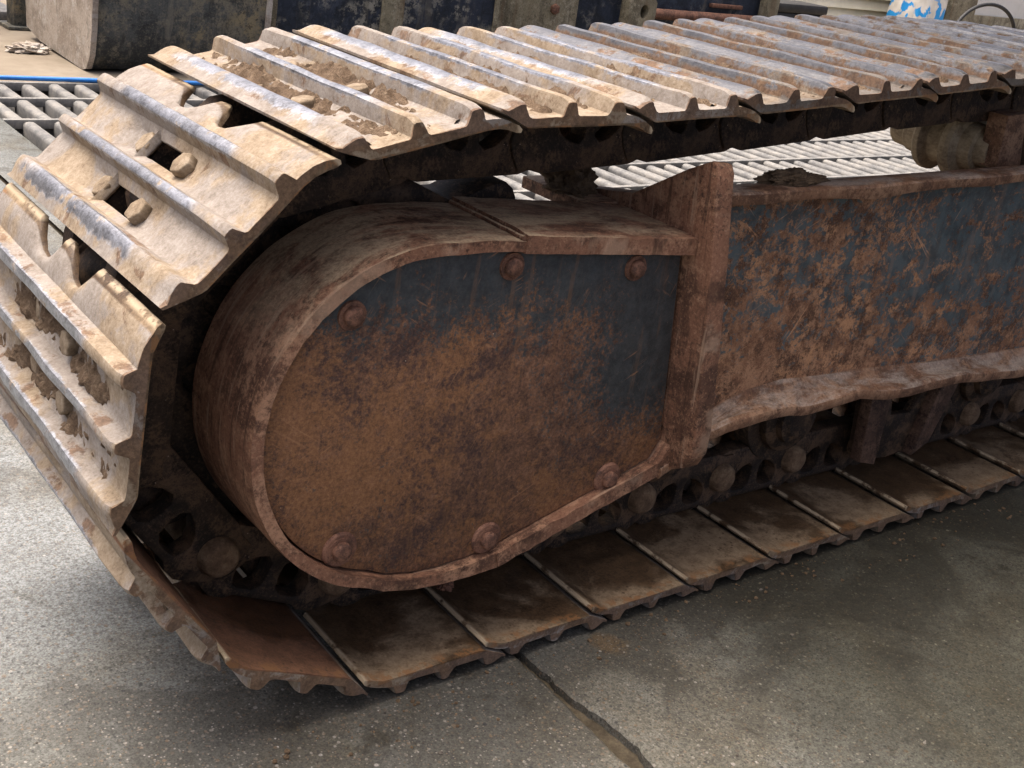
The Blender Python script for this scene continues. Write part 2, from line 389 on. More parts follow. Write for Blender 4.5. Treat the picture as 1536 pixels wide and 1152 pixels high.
MATS['black'] = mat_simple('black_rubber', ((0.010, 0.010, 0.010), (0.018, 0.018, 0.018), (0.03, 0.03, 0.03)), 12, 0.6)
MATS['shade'] = mat_simple('shade_roof_panel', ((0.35, 0.34, 0.32), (0.40, 0.39, 0.37), (0.45, 0.44, 0.42)), 1.0, 0.8)
MATS['grit'] = mat_simple('grit', ((0.02, 0.018, 0.016), (0.055, 0.046, 0.036), (0.13, 0.118, 0.10)), 60, 0.85)


# ------------------------------------------------------------------ mesh helpers
def finish(me, mat, smooth=35):
    if smooth:
        for p in me.polygons:
            p.use_smooth = True
        me.set_sharp_from_angle(angle=R(smooth))
    if mat is not None:
        me.materials.append(MATS[mat] if isinstance(mat, str) else mat)
    return me


def mesh(name, vs, fs, mat, smooth=35):
    me = bpy.data.meshes.new(name)
    me.from_pydata([tuple(v) for v in vs], [], [tuple(f) for f in fs])
    me.validate()
    bm = bmesh.new()
    bm.from_mesh(me)
    bmesh.ops.recalc_face_normals(bm, faces=bm.faces)
    bm.to_mesh(me)
    bm.free()
    return finish(me, mat, smooth)


def ob(name, me, parent=None, mw=None):
    o = bpy.data.objects.new(name, me)
    col.objects.link(o)
    mw = mw or Matrix()
    if parent is not None:
        o.parent = parent
        base = WM[parent.name]
        o.matrix_parent_inverse = base.inverted()
        o.matrix_basis = mw
        WM[o.name] = mw
    else:
        o.matrix_world = mw
        WM[o.name] = mw
    return o


WM = {}


def thing(name, label, cat, loc=(0, 0, 0), group=None):
    o = bpy.data.objects.new(name, None)
    col.objects.link(o)
    o.empty_display_size = 0.1
    o.location = loc
    WM[o.name] = Matrix.Translation(loc)
    return tag(o, label, cat, group)


def tag(o, label, cat, group=None):
    o['label'] = label
    o['category'] = cat
    if group:
        o['group'] = group
    return o


def struct(o):
    o['kind'] = 'structure'
    return o


def box_me(name, x0, x1, y0, y1, z0, z1, mat, bev=0.0):
    bm = bmesh.new()
    bmesh.ops.create_cube(bm, size=1.0)
    for v in bm.verts:
        v.co = Vector(((x0 + x1) / 2 + v.co.x * (x1 - x0), (y0 + y1) / 2 + v.co.y * (y1 - y0), (z0 + z1) / 2 + v.co.z * (z1 - z0)))
    if bev:
        bmesh.ops.bevel(bm, geom=list(bm.edges), offset=bev, segments=2, affect='EDGES', profile=0.5)
    me = bpy.data.meshes.new(name)
    bm.to_mesh(me)
    bm.free()
    return finish(me, mat, 40)


def plate_me(name, outer, holes, y0, y1, mat, bev=0.0015):
    """flat outline in (x, z), extruded from y0 to y1, with holes and bevelled rims"""
    cu = bpy.data.curves.new(name, 'CURVE')
    cu.dimensions = '2D'
    cu.fill_mode = 'BOTH'
    cu.extrude = abs(y1 - y0) / 2 - bev
    cu.bevel_depth = bev
    cu.bevel_resolution = 1
    cu.offset = -bev
    for ring in [outer] + list(holes):
        sp = cu.splines.new('POLY')
        sp.points.add(len(ring) - 1)
        for p, (a, b) in zip(sp.points, ring):
            p.co = (a, b, 0, 1)
        sp.use_cyclic_u = True
    o = bpy.data.objects.new('tmp', cu)
    col.objects.link(o)
    dg = bpy.context.evaluated_depsgraph_get()
    me = bpy.data.meshes.new_from_object(o.evaluated_get(dg))
    me.name = name
    bpy.data.objects.remove(o)
    ym = (y0 + y1) / 2
    for v in me.vertices:
        a, b, c = v.co
        v.co = (a, ym - c, b)
    bm = bmesh.new()
    bm.from_mesh(me)
    bmesh.ops.remove_doubles(bm, verts=bm.verts, dist=1e-6)
    bmesh.ops.recalc_face_normals(bm, faces=bm.faces)
    bm.to_mesh(me)
    bm.free()
    me.materials.clear()
    return finish(me, mat, 35)


def lathe_me(name, prof, mat, seg=32, axis='Y', smooth=35):
    """prof: list of (r, t) along the axis, closed with caps where r > 0"""
    vs, fs = [], []
    n = len(prof)
    for r, t in prof:
        for k in range(seg):
            a = 2 * math.pi * k / seg
            vs.append((r * math.cos(a), t, r * math.sin(a)) if axis == 'Y' else (r * math.cos(a), r * math.sin(a), t))
    for i in range(n - 1):
        for k in range(seg):
            k2 = (k + 1) % seg
            fs.append((i * seg + k, i * seg + k2, (i + 1) * seg + k2, (i + 1) * seg + k))
    fs.append(tuple(range(seg)))
    fs.append(tuple((n - 1) * seg + k for k in range(seg)))
    return mesh(name, vs, fs, mat, smooth)


def tube_me(name, pts, r, mat, seg=10):
    vs, fs = [], []
    P = [Vector(p) for p in pts]
    for i, p in enumerate(P):
        t = (P[min(i + 1, len(P) - 1)] - P[max(i - 1, 0)]).normalized()
        a = t.orthogonal().normalized() if i == 0 else (a - t * a.dot(t)).normalized()
        b = t.cross(a)
        for k in range(seg):
            an = 2 * math.pi * k / seg
            vs.append(p + (a * math.cos(an) + b * math.sin(an)) * r)
    for i in range(len(P) - 1):
        for k in range(seg):
            k2 = (k + 1) % seg
            fs.append((i * seg + k, i * seg + k2, (i + 1) * seg + k2, (i + 1) * seg + k))
    fs.append(tuple(range(seg)))
    fs.append(tuple((len(P) - 1) * seg + k for k in range(seg)))
    return mesh(name, vs, fs, mat, 50)


def clod_me(name, rx, ry, rz, seed, mat='clod', amp=0.45, sub=4, freq=2.2):
    bm = bmesh.new()
    bmesh.ops.create_icosphere(bm, subdivisions=sub, radius=1.0)
    for v in bm.verts:
        p = v.co.copy()
        s = 1 + amp * noise.noise(p * freq + Vector((seed, 0, 0))) + amp * 0.6 * noise.noise(p * freq * 2.7 + Vector((0, seed, 0))) + amp * 0.35 * noise.noise(p * freq * 6 + Vector((0, 0, seed)))
        v.co = Vector((p.x * rx, p.y * ry, max(p.z, -0.35) * rz)) * s
    me = bpy.data.meshes.new(name)
    bm.to_mesh(me)
    bm.free()
    return finish(me, mat, 25)


def hex_me(name, r, h, mat, bev=0.0015, washer=0.0):
    """bolt head, axis +Z, base at z = 0"""
    bm = bmesh.new()
    bmesh.ops.create_cone(bm, cap_ends=True, segments=6, radius1=r, radius2=r * 0.97, depth=h)
    for v in bm.verts:
        v.co.z += h / 2
    bmesh.ops.bevel(bm, geom=[e for e in bm.edges], offset=bev, segments=2, affect='EDGES', profile=0.5)
    if washer:
        g = bmesh.ops.create_cone(bm, cap_ends=True, segments=24, radius1=washer, radius2=washer * 0.96, depth=0.004)
        for v in g['verts']:
            v.co.z += 0.0015
    me = bpy.data.meshes.new(name)
    bm.to_mesh(me)
    bm.free()
    return finish(me, mat, 40)


# ------------------------------------------------------------------ ground
GZ = 0.004
JX = 0.850


def jedge(y, side):
    w_ = 0.0035 + 0.002 * noise.noise(Vector((y * 9, side * 5, 0)))
    if side > 0:
        w_ += 0.018 * math.exp(-((y + 0.20) / 0.10) ** 2) + 0.009 * abs(noise.noise(Vector((y * 30, 3, 1)))) + 0.004 * abs(noise.noise(Vector((y * 75, 6, 1)))) + 0.004 * math.exp(-((y + 0.02) / 0.05) ** 2)
    else:
        w_ += 0.006 * math.exp(-((y + 0.24) / 0.09) ** 2) + 0.006 * abs(noise.noise(Vector((y * 26, 9, 4)))) + 0.003 * abs(noise.noise(Vector((y * 80, 2, 4))))
    return JX + side * w_ + 0.004 * noise.noise(Vector((y * 4, 0, 0)))


def slab(name, side, xfar, y0, y1, hole=None):
    ys = [y0]
    y = -1.3
    while y < 1.0:
        ys.append(y)
        y += 0.008
    ys += [1.85, y1] if y1 > 1.85 else [y1]
    vs, fs = [], []
    for y in ys:
        x = jedge(y, side)
        d = 0.006 if -1.29 < y < 0.99 else 0.002
        vs += [(x, y, GZ - 0.03), (x, y, GZ - 0.004), (x + side * d, y, GZ), (xfar, y, GZ)]
    for i in range(len(ys) - 1):
        a, b = i * 4, i * 4 + 4
        fs += [(a, a + 1, b + 1, b), (a + 1, a + 2, b + 2, b + 1), (a + 2, a + 3, b + 3, b + 2)]
    return vs, fs, ys


vs, fs, _ = slab('', -1, -60, -40, 3.97)
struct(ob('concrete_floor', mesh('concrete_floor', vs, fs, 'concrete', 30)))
vs, fs, _ = slab('', 1, 60, -40, 1.85)
k = len(vs)
# around the grating pit: strip left of it and the field right of it
xa = jedge(1.85, 1) + 0.002
vs += [(xa, 1.85, GZ), (1.06, 1.85, GZ), (1.06, 3.97, GZ), (xa, 3.97, GZ), (6.76, 1.85, GZ), (60, 1.85, GZ), (60, 3.97, GZ), (6.76, 3.97, GZ)]
fs += [(k, k + 1, k + 2, k + 3), (k + 4, k + 5, k + 6, k + 7)]
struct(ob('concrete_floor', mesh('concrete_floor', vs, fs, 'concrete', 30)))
vs, fs = [], []
for i in range(60):
    y = -1.6 + i * 0.1
    for j, x in enumerate((JX - 0.05, JX, JX + 0.05)):
        vs.append((x, y, GZ - 0.017 + 0.006 * noise.noise(Vector((x * 40, y * 8, 2)))))
for i in range(59):
    for j in range(2):
        a = i * 3 + j
        fs.append((a, a + 1, a + 4, a + 3))
struct(ob('joint_silt', mesh('joint_silt', vs, fs, 'joint', 60)))
struct(ob('sandy_ground', mesh('sandy_ground', [(-60, 3.97, GZ - 0.002), (120, 3.97, GZ - 0.002), (120, 120, GZ - 0.002), (-60, 120, GZ - 0.002)], [(0, 1, 2, 3)], 'yard', 0)))
# pit under the grating
struct(ob('drain_pit', mesh('drain_pit', [(1.06, 1.85, -0.3), (6.76, 1.85, -0.3), (6.76, 3.97, -0.3), (1.06, 3.97, -0.3), (1.06, 1.85, GZ), (6.76, 1.85, GZ), (6.76, 3.97, GZ), (1.06, 3.97, GZ)],
                            [(0, 1, 2, 3), (0, 1, 5, 4), (1, 2, 6, 5), (2, 3, 7, 6), (3, 0, 4, 7)], 'pit', 0)))

# grating over the pit: rows of slats along Y with flat cross strips
rows = [(1.87, 2.185), (2.215, 2.495), (2.515, 2.83), (2.85, 3.30), (3.32, 3.655), (3.675, 3.955)]
grat = struct(ob('floor_grating', mesh('frame', [], [], 'slat', 0)))
bpy.data.objects.remove(grat)
grat = bpy.data.objects.new('floor_grating', None)
col.objects.link(grat)
WM['floor_grating'] = Matrix()
grat['kind'] = 'structure'
PITCH = 0.104
ROWX = (6.3, 6.3, 6.4, 6.7, 6.7, 3.4)
slat_cache = {}
for ri, (y0, y1) in enumerate(rows):
    L = y1 - y0
    bm = bmesh.new()
    prof = [(-0.023, -0.050), (-0.0235, -0.010), (-0.021, -0.001), (-0.013, 0.0048), (0.0, 0.006), (0.013, 0.0048), (0.021, -0.001), (0.0235, -0.010), (0.023, -0.050)]
    vs = [(x, 0, z) for x, z in prof] + [(x, L, z) for x, z in prof]
    np_ = len(prof)
    fs = [(i, (i + 1) % np_, np_ + (i + 1) % np_, np_ + i) for i in range(np_)] + [tuple(range(np_)), tuple(range(np_, 2 * np_))]
    sm = mesh('slat', vs, fs, 'slat', 50)
    xo = 0.05 + 0.04 * random.random()
    x = 1.06 + xo
    while x < ROWX[ri]:
        o = ob('slat', sm, grat, Matrix.Translation((x, y0, GZ - 0.008 + random.uniform(-0.002, 0.002))) @ Matrix.Rotation(R(random.uniform(-0.3, 0.3)), 4, 'Z'))
        x += PITCH
    ob('cross_strip', box_me('cross_strip', 1.06, 6.76, y1 - 0.004, y1 + 0.020, GZ - 0.03, GZ + 0.0035, 'slat', 0.002), grat)

# ------------------------------------------------------------------ crawler undercarriage
UC = thing('crawler_undercarriage', 'rusty crawler track undercarriage with muddy steel shoes wrapped round a bolted sprocket guard', 'crawler track', (1.8, 0.25, GZ))
pins = [(1.822, 0.759), (1.634, 0.747), (1.446, 0.732), (1.256, 0.717), (1.067, 0.703), (0.877, 0.693), (0.687, 0.688), (0.501, 0.648), (0.366, 0.514), (0.352, 0.325), (0.464, 0.172), (0.638, 0.0955)]
top = []
x, z = 1.822, 0.759
for dz in (0.006, 0.002, -0.004, -0.007, -0.004, 0.0, 0.004, 0.008):
    x += math.sqrt(0.19 ** 2 - dz ** 2)
    z += dz
    top.append((x, z))
IC = (top[-1][0] + 0.02, 0.0955 + 0.345)
for a in (52, 18, -16, -50):
    top.append((IC[0] + 0.345 * math.cos(R(a)), IC[1] + 0.345 * math.sin(R(a))))
pins = list(reversed(top)) + pins
bx = 0.638
while bx < IC[0] + 0.0:
    bx += 0.19
    pins.append((bx, 0.0955))
E_OFF, H_OFF = -0.011, 0.0915
HW = 0.25

# shoe profile (u along the chain, v outwards, grouser crests at v = 0)
OUT = [(-0.130, -0.0415), (-0.127, -0.0365), (-0.117, -0.0300), (-0.105, -0.0250), (-0.092, -0.0222), (-0.0835, -0.0212), (-0.0800, -0.0045), (-0.0782, -0.0010), (-0.0755, 0.0), (-0.0680, 0.0), (-0.0653, -0.0010), (-0.0635, -0.0045), (-0.0590, -0.0200), (-0.0560, -0.0218),
       (-0.048, -0.0220), (-0.022, -0.0220), (-0.0135, -0.0218), (-0.0108, -0.0200), (-0.0070, -0.0045), (-0.0055, -0.0010), (-0.0030, 0.0), (0.0030, 0.0), (0.0055, -0.0010), (0.0070, -0.0045), (0.0108, -0.0200), (0.0135, -0.0218),
       (0.022, -0.0220), (0.048, -0.0220), (0.0560, -0.0218), (0.0590, -0.0200), (0.0635, -0.0045), (0.0653, -0.0010), (0.0680, 0.0), (0.0745, -0.0003), (0.0800, -0.0022), (0.0900, -0.0065), (0.0975, -0.0110)]
INN = [(0.0975, -0.0140), (0.0900, -0.0180), (0.0600, -0.0325), (0.0540, -0.0335), (0.048, -0.0335), (0.022, -0.0335), (-0.022, -0.0335), (-0.048, -0.0335), (-0.0850, -0.0335), (-0.1000, -0.0350), (-0.1120, -0.0390), (-0.1220, -0.0440), (-0.1280, -0.0450)]
PROF = OUT + INN
NO = len(OUT)
HOLE_Y = (-0.046, 0.036)


def shoe_mesh(seed):
    S = Vector((seed * 13.7, seed * 5.1, seed * 2.3))
    ys = [-0.25, -0.249, -0.246, -0.24, -0.23]
    y = -0.215
    while y < 0.225:
        ys.append(y)
        y += 0.015
    ys += [HOLE_Y[0], HOLE_Y[1], 0.23, 0.24, 0.246, 0.249, 0.25]
    ys = sorted(set(round(v, 4) for v in ys))
    M, N = len(PROF), len(ys)
    vs = []
    for y in ys:
        # half-moon clearance notches in the trailing lip
        s = 1.0
        for yc, rr in ((0.041, 0.033), (-0.065, 0.037)):
            t = (y - yc) / rr
            if abs(t) < 1:
                s = min(s, 1 - 0.78 * math.sqrt(1 - t * t))
        rec = max(0.0, min(1.0, (0.112 - abs(y + 0.005)) / 0.008))
        rib = max(0.0, 1 - abs(y - HOLE_Y[0] + 0.006) / 0.006) if y < HOLE_Y[0] + 0.003 else 0
        rec *= (1 - min(1, rib * 1.5)) * (1.6 if y < -0.02 else 0.9)
        e = abs(y) / 0.25
        for i, (u, v) in enumerate(PROF):
            pv = Vector((u * 30, y * 9, v * 20)) + S
            if u < -0.0835:
                u0, v0 = -0.0835, (-0.0212 if i < NO else -0.0335)
                u = u0 + (u - u0) * s
                v = v0 + (v - v0) * s
            if i < NO:
                if 0.020 < abs(u) < 0.050 and v < -0.015:
                    v -= 0.0050 * rec
                if v > -0.008:                         # worn, uneven crests, rounded off at the ends
                    g = round(u / 0.071)
                    v -= 0.0012 + 0.0024 * (0.5 + noise.noise(Vector((y * 11, g * 7.3, seed * 3.1)))) + 0.0045 * max(0, (e - 0.93) / 0.07) ** 2
                    u += 0.0012 * noise.noise(Vector((y * 14, g * 3.3, seed)))
                v += 0.0009 * noise.noise(pv * 1.3)
            else:
                v += 0.0012 * noise.noise(Vector((u * 14, y * 7, seed)))
            yy = y
            if e > 0.93:                               # ragged ends
                yy += math.copysign(0.0035, y) * (noise.noise(Vector((u * 38, v * 60, seed * 2 + (9 if y > 0 else 0)))) - 0.25)
            vs.append((u, yy, v))
    fs = []

    def idx(j, i):
        return j * M + i % M
    k23, k12 = OUT.index((-0.048, -0.0220)), OUT.index((0.022, -0.0220))
    o23, o12 = (k23, k23 + 1), (k12, k12 + 1)                       # outer hole edges
    i12, i23 = (NO + 4, NO + 5), (NO + 6, NO + 7)
    hs = [j for j in range(N - 1) if ys[j] >= HOLE_Y[0] - 1e-4 and ys[j + 1] <= HOLE_Y[1] + 1e-4]
    for j in range(N - 1):
        for i in range(M):
            if j in hs and i in (k23, k12, NO + 4, NO + 6):
                continue
            fs.append((idx(j, i), idx(j, i + 1), idx(j + 1, i + 1), idx(j + 1, i)))
    for (oa, ob_), (ia, ib) in ((o23, (i23[1], i23[0])), (o12, (i12[1], i12[0]))):
        for j in hs:
            fs.append((idx(j, oa), idx(j + 1, oa), idx(j + 1, ia), idx(j, ia)))
            fs.append((idx(j, ob_), idx(j + 1, ob_), idx(j + 1, ib), idx(j, ib)))
        a, b = hs[0], hs[-1] + 1
        fs.append((idx(a, oa), idx(a, ob_), idx(a, ib), idx(a, ia)))
        fs.append((idx(b, oa), idx(b, ob_), idx(b, ib), idx(b, ia)))
    fs.append(tuple(range(M)))
    fs.append(tuple((N - 1) * M + i for i in range(M)))
    return mesh('track_shoe', vs, fs, 'shoe', 33)


shoe_meshes = [shoe_mesh(s) for s in range(1, 7)]
sbolt = hex_me('shoe_bolt', 0.0160, 0.013, 'sbolt', 0.002, 0.0)


def link_mesh(windows):
    r = 0.043
    outer = []
    # rail side (v < 0), then the end round the far pin, the shoe pads, and the other end
    for k in range(13):
        u = -0.118 + 0.236 * k / 12
        outer.append((u, -0.046 + (0.006 if abs(u) > 0.095 else 0.0)))
    for a in (-30, 0, 30, 60):
        outer.append((0.095 + r * math.cos(R(a)) * 0.9, r * math.sin(R(a)) * 0.9))
    outer += [(0.093, 0.050), (0.078, 0.0585), (0.058, 0.0585), (0.046, 0.052), (-0.046, 0.052), (-0.058, 0.0585), (-0.078, 0.0585), (-0.093, 0.050)]
    for a in (120, 150, 180, 210):
        outer.append((-0.095 + r * math.cos(R(a)) * 0.9, r * math.sin(R(a)) * 0.9))
    holes = []
    for cu_, sg in ((-0.033, 1), (0.033, -1)):
        holes.append([(cu_ + sg * u_, v_) for u_, v_ in ((-0.022, 0.030), (-0.024, 0.016), (-0.016, 0.004), (-0.002, -0.006), (0.014, -0.010), (0.023, -0.002), (0.024, 0.014), (0.021, 0.032), (0.010, 0.040), (-0.010, 0.040), (-0.019, 0.037))])
    return plate_me('track_link', outer, holes if windows else [], -0.016, 0.016, 'link', 0.003)


lk = link_mesh(True)
lk_solid = link_mesh(False)
PINP = [(0.014, 0.104), (0.020, 0.1025), (0.0245, 0.098), (0.0265, 0.090), (0.0285, 0.080)]
pin_me = lathe_me('track_pin', [(r, -t) for r, t in PINP] + PINP[::-1], 'pin', 24)
pin_dark = lathe_me('track_pin', [(0.020, -0.086), (0.022, -0.060), (0.022, -0.051), (0.032, -0.050), (0.032, 0.050), (0.022, 0.051), (0.022, 0.060), (0.020, 0.086)], 'link', 20)
YC = 0.2525
bolt_pos = [(-0.035, 0.056), (0.035, 0.056), (-0.035, -0.062), (0.035, -0.062)]


def mud_mesh(seed, amt, v_lo, v_hi):
    """crumbly cake of dried mud lying in one valley of a shoe, between two grousers"""
    vs, fs = [], []
    nu, ny = 9, 110
    for j in range(ny):
        y = -0.235 + 0.47 * j / (ny - 1)
        for i in range(nu):
            t = i / (nu - 1)
            u = v_lo + (v_hi - v_lo) * t
            p = Vector((u * 22 + seed * 9, y * 13, seed))
            hgt = noise.noise(p) * 0.9 + 0.55 * noise.noise(p * 2.6) + 0.55 * noise.noise(p * 7) + 0.42 * noise.noise(p * 17)
            e_ = abs(2 * t - 1)
            hgt = amt * (hgt * 1.15 + 0.12 + 0.35 * e_ - 1.2 * max(0, abs(y) / 0.235 - 0.75))
            vs.append((u, y, -0.0245 + max(-0.004, min(0.017, 0.011 * hgt))))
    for j in range(ny - 1):
        for i in range(nu - 1):
            a = j * nu + i
            fs.append((a, a + 1, a + nu + 1, a + nu))
    return mesh('mud_cake', vs, fs, 'mud', 40)


mud_meshes = [[mud_mesh(s * 2 + 1, 0.95, 0.011, 0.061), mud_mesh(s * 2 + 2, 0.95, -0.061, -0.011)] for s in range(4)]


def frame_mat(p, q, y=0.25, e=0.0, h=0.0):
    d = Vector((q[0] - p[0], 0, q[1] - p[1])).normalized()
    n = Vector((d.z, 0, -d.x))
    yv = n.cross(d)
    c = Vector(((p[0] + q[0]) / 2, y, (p[1] + q[1]) / 2)) + d * e + n * h
    M = Matrix(((d.x, yv.x, n.x), (d.y, yv.y, n.y), (d.z, yv.z, n.z))).to_4x4()
    M.translation = c
    return M


I_T1 = 0
for k in range(len(pins) - 1):
    p, q_ = pins[k], pins[k + 1]
    M = frame_mat(p, q_, 0.25, E_OFF, H_OFF)
    jit = Matrix.Rotation(R(random.uniform(-0.5, 0.5)), 4, 'Z')
    sh = ob('track_shoe', shoe_meshes[k % 6], UC, M @ jit)
    for (u, y) in bolt_pos:
        ob('shoe_bolt', sbolt, sh, M @ jit @ Matrix.Translation((u, y, -0.028 if y > 0 else -0.0355)) @ Matrix.Rotation(random.uniform(0, 1), 4, 'Z'))
    xm = (p[0] + q_[0]) / 2
    if p[0] > q_[0] and p[1] > 0.6 and xm > 1.10:
        sh.material_slots[0].link = 'OBJECT'
        sh.material_slots[0].material = MATS['shoe_worn']
    if p in ((0.352, 0.325), (0.464, 0.172)):
        sh.material_slots[0].link = 'OBJECT'
        sh.material_slots[0].material = MATS['shoe_rusty']
    is_top = p[0] > q_[0] and min(p[1], q_[1]) > 0.62
    on_wrap = p in ((0.366, 0.514), (0.352, 0.325))
    if (is_top and xm < 2.8) or on_wrap:
        for mm in mud_meshes[k % 4]:
            o = ob('mud_cake', mm, sh, M @ jit @ Matrix.Translation((0, 0, -0.003 if on_wrap else 0.0)))
            o['kind'] = 'stuff'
    ML = frame_mat(p, q_, YC, 0, 0)
    for s in (-1, 1):
        # neighbouring links overlap at the pins: alternate inner and outer offset
        yy = 0.068 if k % 2 else 0.069
        ob('track_link', lk if (s > 0 or p[1] < 0.40) else lk_solid, UC, ML @ Matrix.Translation((0, s * yy, 0)) @ Matrix.Rotation(R(1.2 * s), 4, 'Z'))
for k in range(1, len(pins) - 1):
    ob('track_pin', pin_me if pins[k][1] < 0.3 else pin_dark, UC, Matrix.Translation((pins[k][0], YC, pins[k][1])))

# sprocket with teeth
CX, CZ = 0.640, 0.399


def sprocket_outline():
    pts = []
    for ang in (4, 41, 90, 138, 177, 215, 254, 291, 328):
        for da, r in ((-13, 0.253), (-10, 0.264), (-7.5, 0.288), (-5, 0.312), (-2.5, 0.328), (0, 0.331), (2.5, 0.328), (5, 0.312), (7.5, 0.288), (10, 0.264), (13, 0.253)):
            a = R(ang + da)
            pts.append((CX + r * math.cos(a), CZ + r * math.sin(a)))
    return pts


hole_ring = [[(CX + 0.19 * math.cos(R(a)) + 0.02 * math.cos(R(b)), CZ + 0.19 * math.sin(R(a)) + 0.02 * math.sin(R(b))) for b in range(0, 360, 30)] for a in range(0, 360, 30)]
ob('sprocket', plate_me('sprocket', sprocket_outline(), hole_ring, 0.212, 0.292, 'link', 0.003), UC)
ob('final_drive', lathe_me('final_drive', [(0.13, 0.17), (0.165, 0.18), (0.17, 0.22), (0.235, 0.2255), (0.235, 0.285), (0.20, 0.286), (0.20, 0.36), (0.05, 0.37)], 'link', 40), UC, Matrix.Translation((CX, 0, CZ)))

# sprocket guard: band (curved), straight upper and lower plates, cover plate, flange
GC = Vector((0.645, 0.397))
RI, RO = 0.2065, 0.2225
YF, YB = 0.010, 0.165


def arc(r, a0, a1, n):
    return [(GC.x + r * math.cos(R(a0 + (a1 - a0) * k / n)), GC.y + r * math.sin(R(a0 + (a1 - a0) * k / n))) for k in range(n + 1)]


A0, A1 = 84.0, 255.0
inn = arc(RI, A0, A1, 60)
out = arc(RO, A0, A1, 60)
TAIL_IN = [(0.620, 0.1850), (0.660, 0.1765), (0.700, 0.1745), (0.745, 0.1770), (0.790, 0.1850)]
TAIL_OUT = [(0.612, 0.1705), (0.655, 0.1610), (0.700, 0.1570), (0.745, 0.1560), (0.790, 0.1590)]
band_in = [(0.775, 0.5985), (0.740, 0.6015), (0.700, 0.6030)] + inn + TAIL_IN
band_out = [(0.775, 0.6125), (0.740, 0.6160), (0.700, 0.6185)] + out + TAIL_OUT


def band_mesh(ain, aout):
    ny = 10
    vs, fs = [], []
    n = len(ain)
    for j in range(ny + 1):
        t = j / ny
        y = YF + (YB - YF) * t
        for side, ring in ((0, ain), (1, aout)):
            for i, (x, z) in enumerate(ring):
                dx = 0.0012 * noise.noise(Vector((i * 0.23, y * 16, side * 5)))
                yy = y + (0.0018 * noise.noise(Vector((i * 0.6, side, 8))) if j in (0,) else 0)
                d = (Vector((x, z)) - GC).normalized() * dx
                if side == 1 and j == 0:
                    d -= (Vector((x, z)) - GC).normalized() * 0.0016
                vs.append((x + d.x, yy, z + d.y))
    row = 2 * n
    for j in range(ny):
        a, b = j * row, (j + 1) * row
        for i in range(n - 1):
            fs.append((a + i, a + i + 1, b + i + 1, b + i))
            fs.append((a + n + i, a + n + i + 1, b + n + i + 1, b + n + i))
        for i in (0, n - 1):
            fs.append((a + i, a + n + i, b + n + i, b + i))
    for base in (0, ny * row):
        for i in range(n - 1):
            fs.append((base + i, base + i + 1, base + n + i + 1, base + n + i))
    return mesh('guard_band', vs, fs, 'guard', 40)


GU = ob('sprocket_guard', band_mesh(band_in, band_out), UC)


def strip_plate(name, p0, p1, t, y0, y1, mat, segs=40, seed=0, up=1, parent=UC):
    """thick straight plate between two (x, z) points with a slightly hammered outer face and ragged front edge"""
    a, b = Vector(p0), Vector(p1)
    d = (b - a).normalized()
    nrm = Vector((-d.y, d.x)) * up
    vs, fs = [], []
    ny = 6
    for i in range(segs + 1):
        f = i / segs
        c = a.lerp(b, f)
        for j in range(ny + 1):
            y = y0 + (y1 - y0) * j / ny
            if j == 0:
                y += 0.0025 * noise.noise(Vector((f * 14, seed, 1)))
            tt = t + 0.0014 * noise.noise(Vector((f * 10, y * 12, seed)))
            if j == 0:
                tt -= 0.0022 + 0.0028 * max(0, noise.noise(Vector((f * 9, seed, 7))))
            q = c + nrm * tt
            vs.append((c.x, y, c.y))
            vs.append((q.x, y, q.y))
    row = 2 * (ny + 1)
    for i in range(segs):
        A, B = i * row, (i + 1) * row
        for j in range(ny):
            fs.append((A + 2 * j, A + 2 * j + 2, B + 2 * j + 2, B + 2 * j))
            fs.append((A + 2 * j + 1, A + 2 * j + 3, B + 2 * j + 3, B + 2 * j + 1))
        for j in (0, ny):
            fs.append((A + 2 * j, A + 2 * j + 1, B + 2 * j + 1, B + 2 * j))
    for A in (0, segs * row):
        for j in range(ny):
            fs.append((A + 2 * j, A + 2 * j + 1, A + 2 * j + 3, A + 2 * j + 2))
    return ob(name, mesh(name, vs, fs, mat, 35), parent)


strip_plate('guard_top_plate', (0.758, 0.5985), (1.046, 0.5765), 0.024, YF - 0.002, YB + 0.004, 'guard', 40, 3, 1, UC)
strip_plate('guard_bottom_plate', (0.783, 0.1835), (1.060, 0.2660), 0.024, YF - 0.002, YB, 'guard', 40, 5, -1, UC)
strip_plate('guard_bottom_plate', (1.056, 0.262), (1.080, 0.300), 0.022, YF - 0.003, YB, 'guard', 8, 6, -1, UC)
# weld bead where band and upper plate meet
wp = []
for i in range(24):
    y = YF + 0.001 + (YB - YF) * i / 23
    wp.append((0.756 + 0.003 * noise.noise(Vector((i * 0.7, 0, 0))), y, 0.6165 + 0.001 * noise.noise(Vector((i * 1.3, 4, 0)))))
ob('weld_bead', tube_me('weld_bead', wp, 0.0032, 'guard', 8), GU)

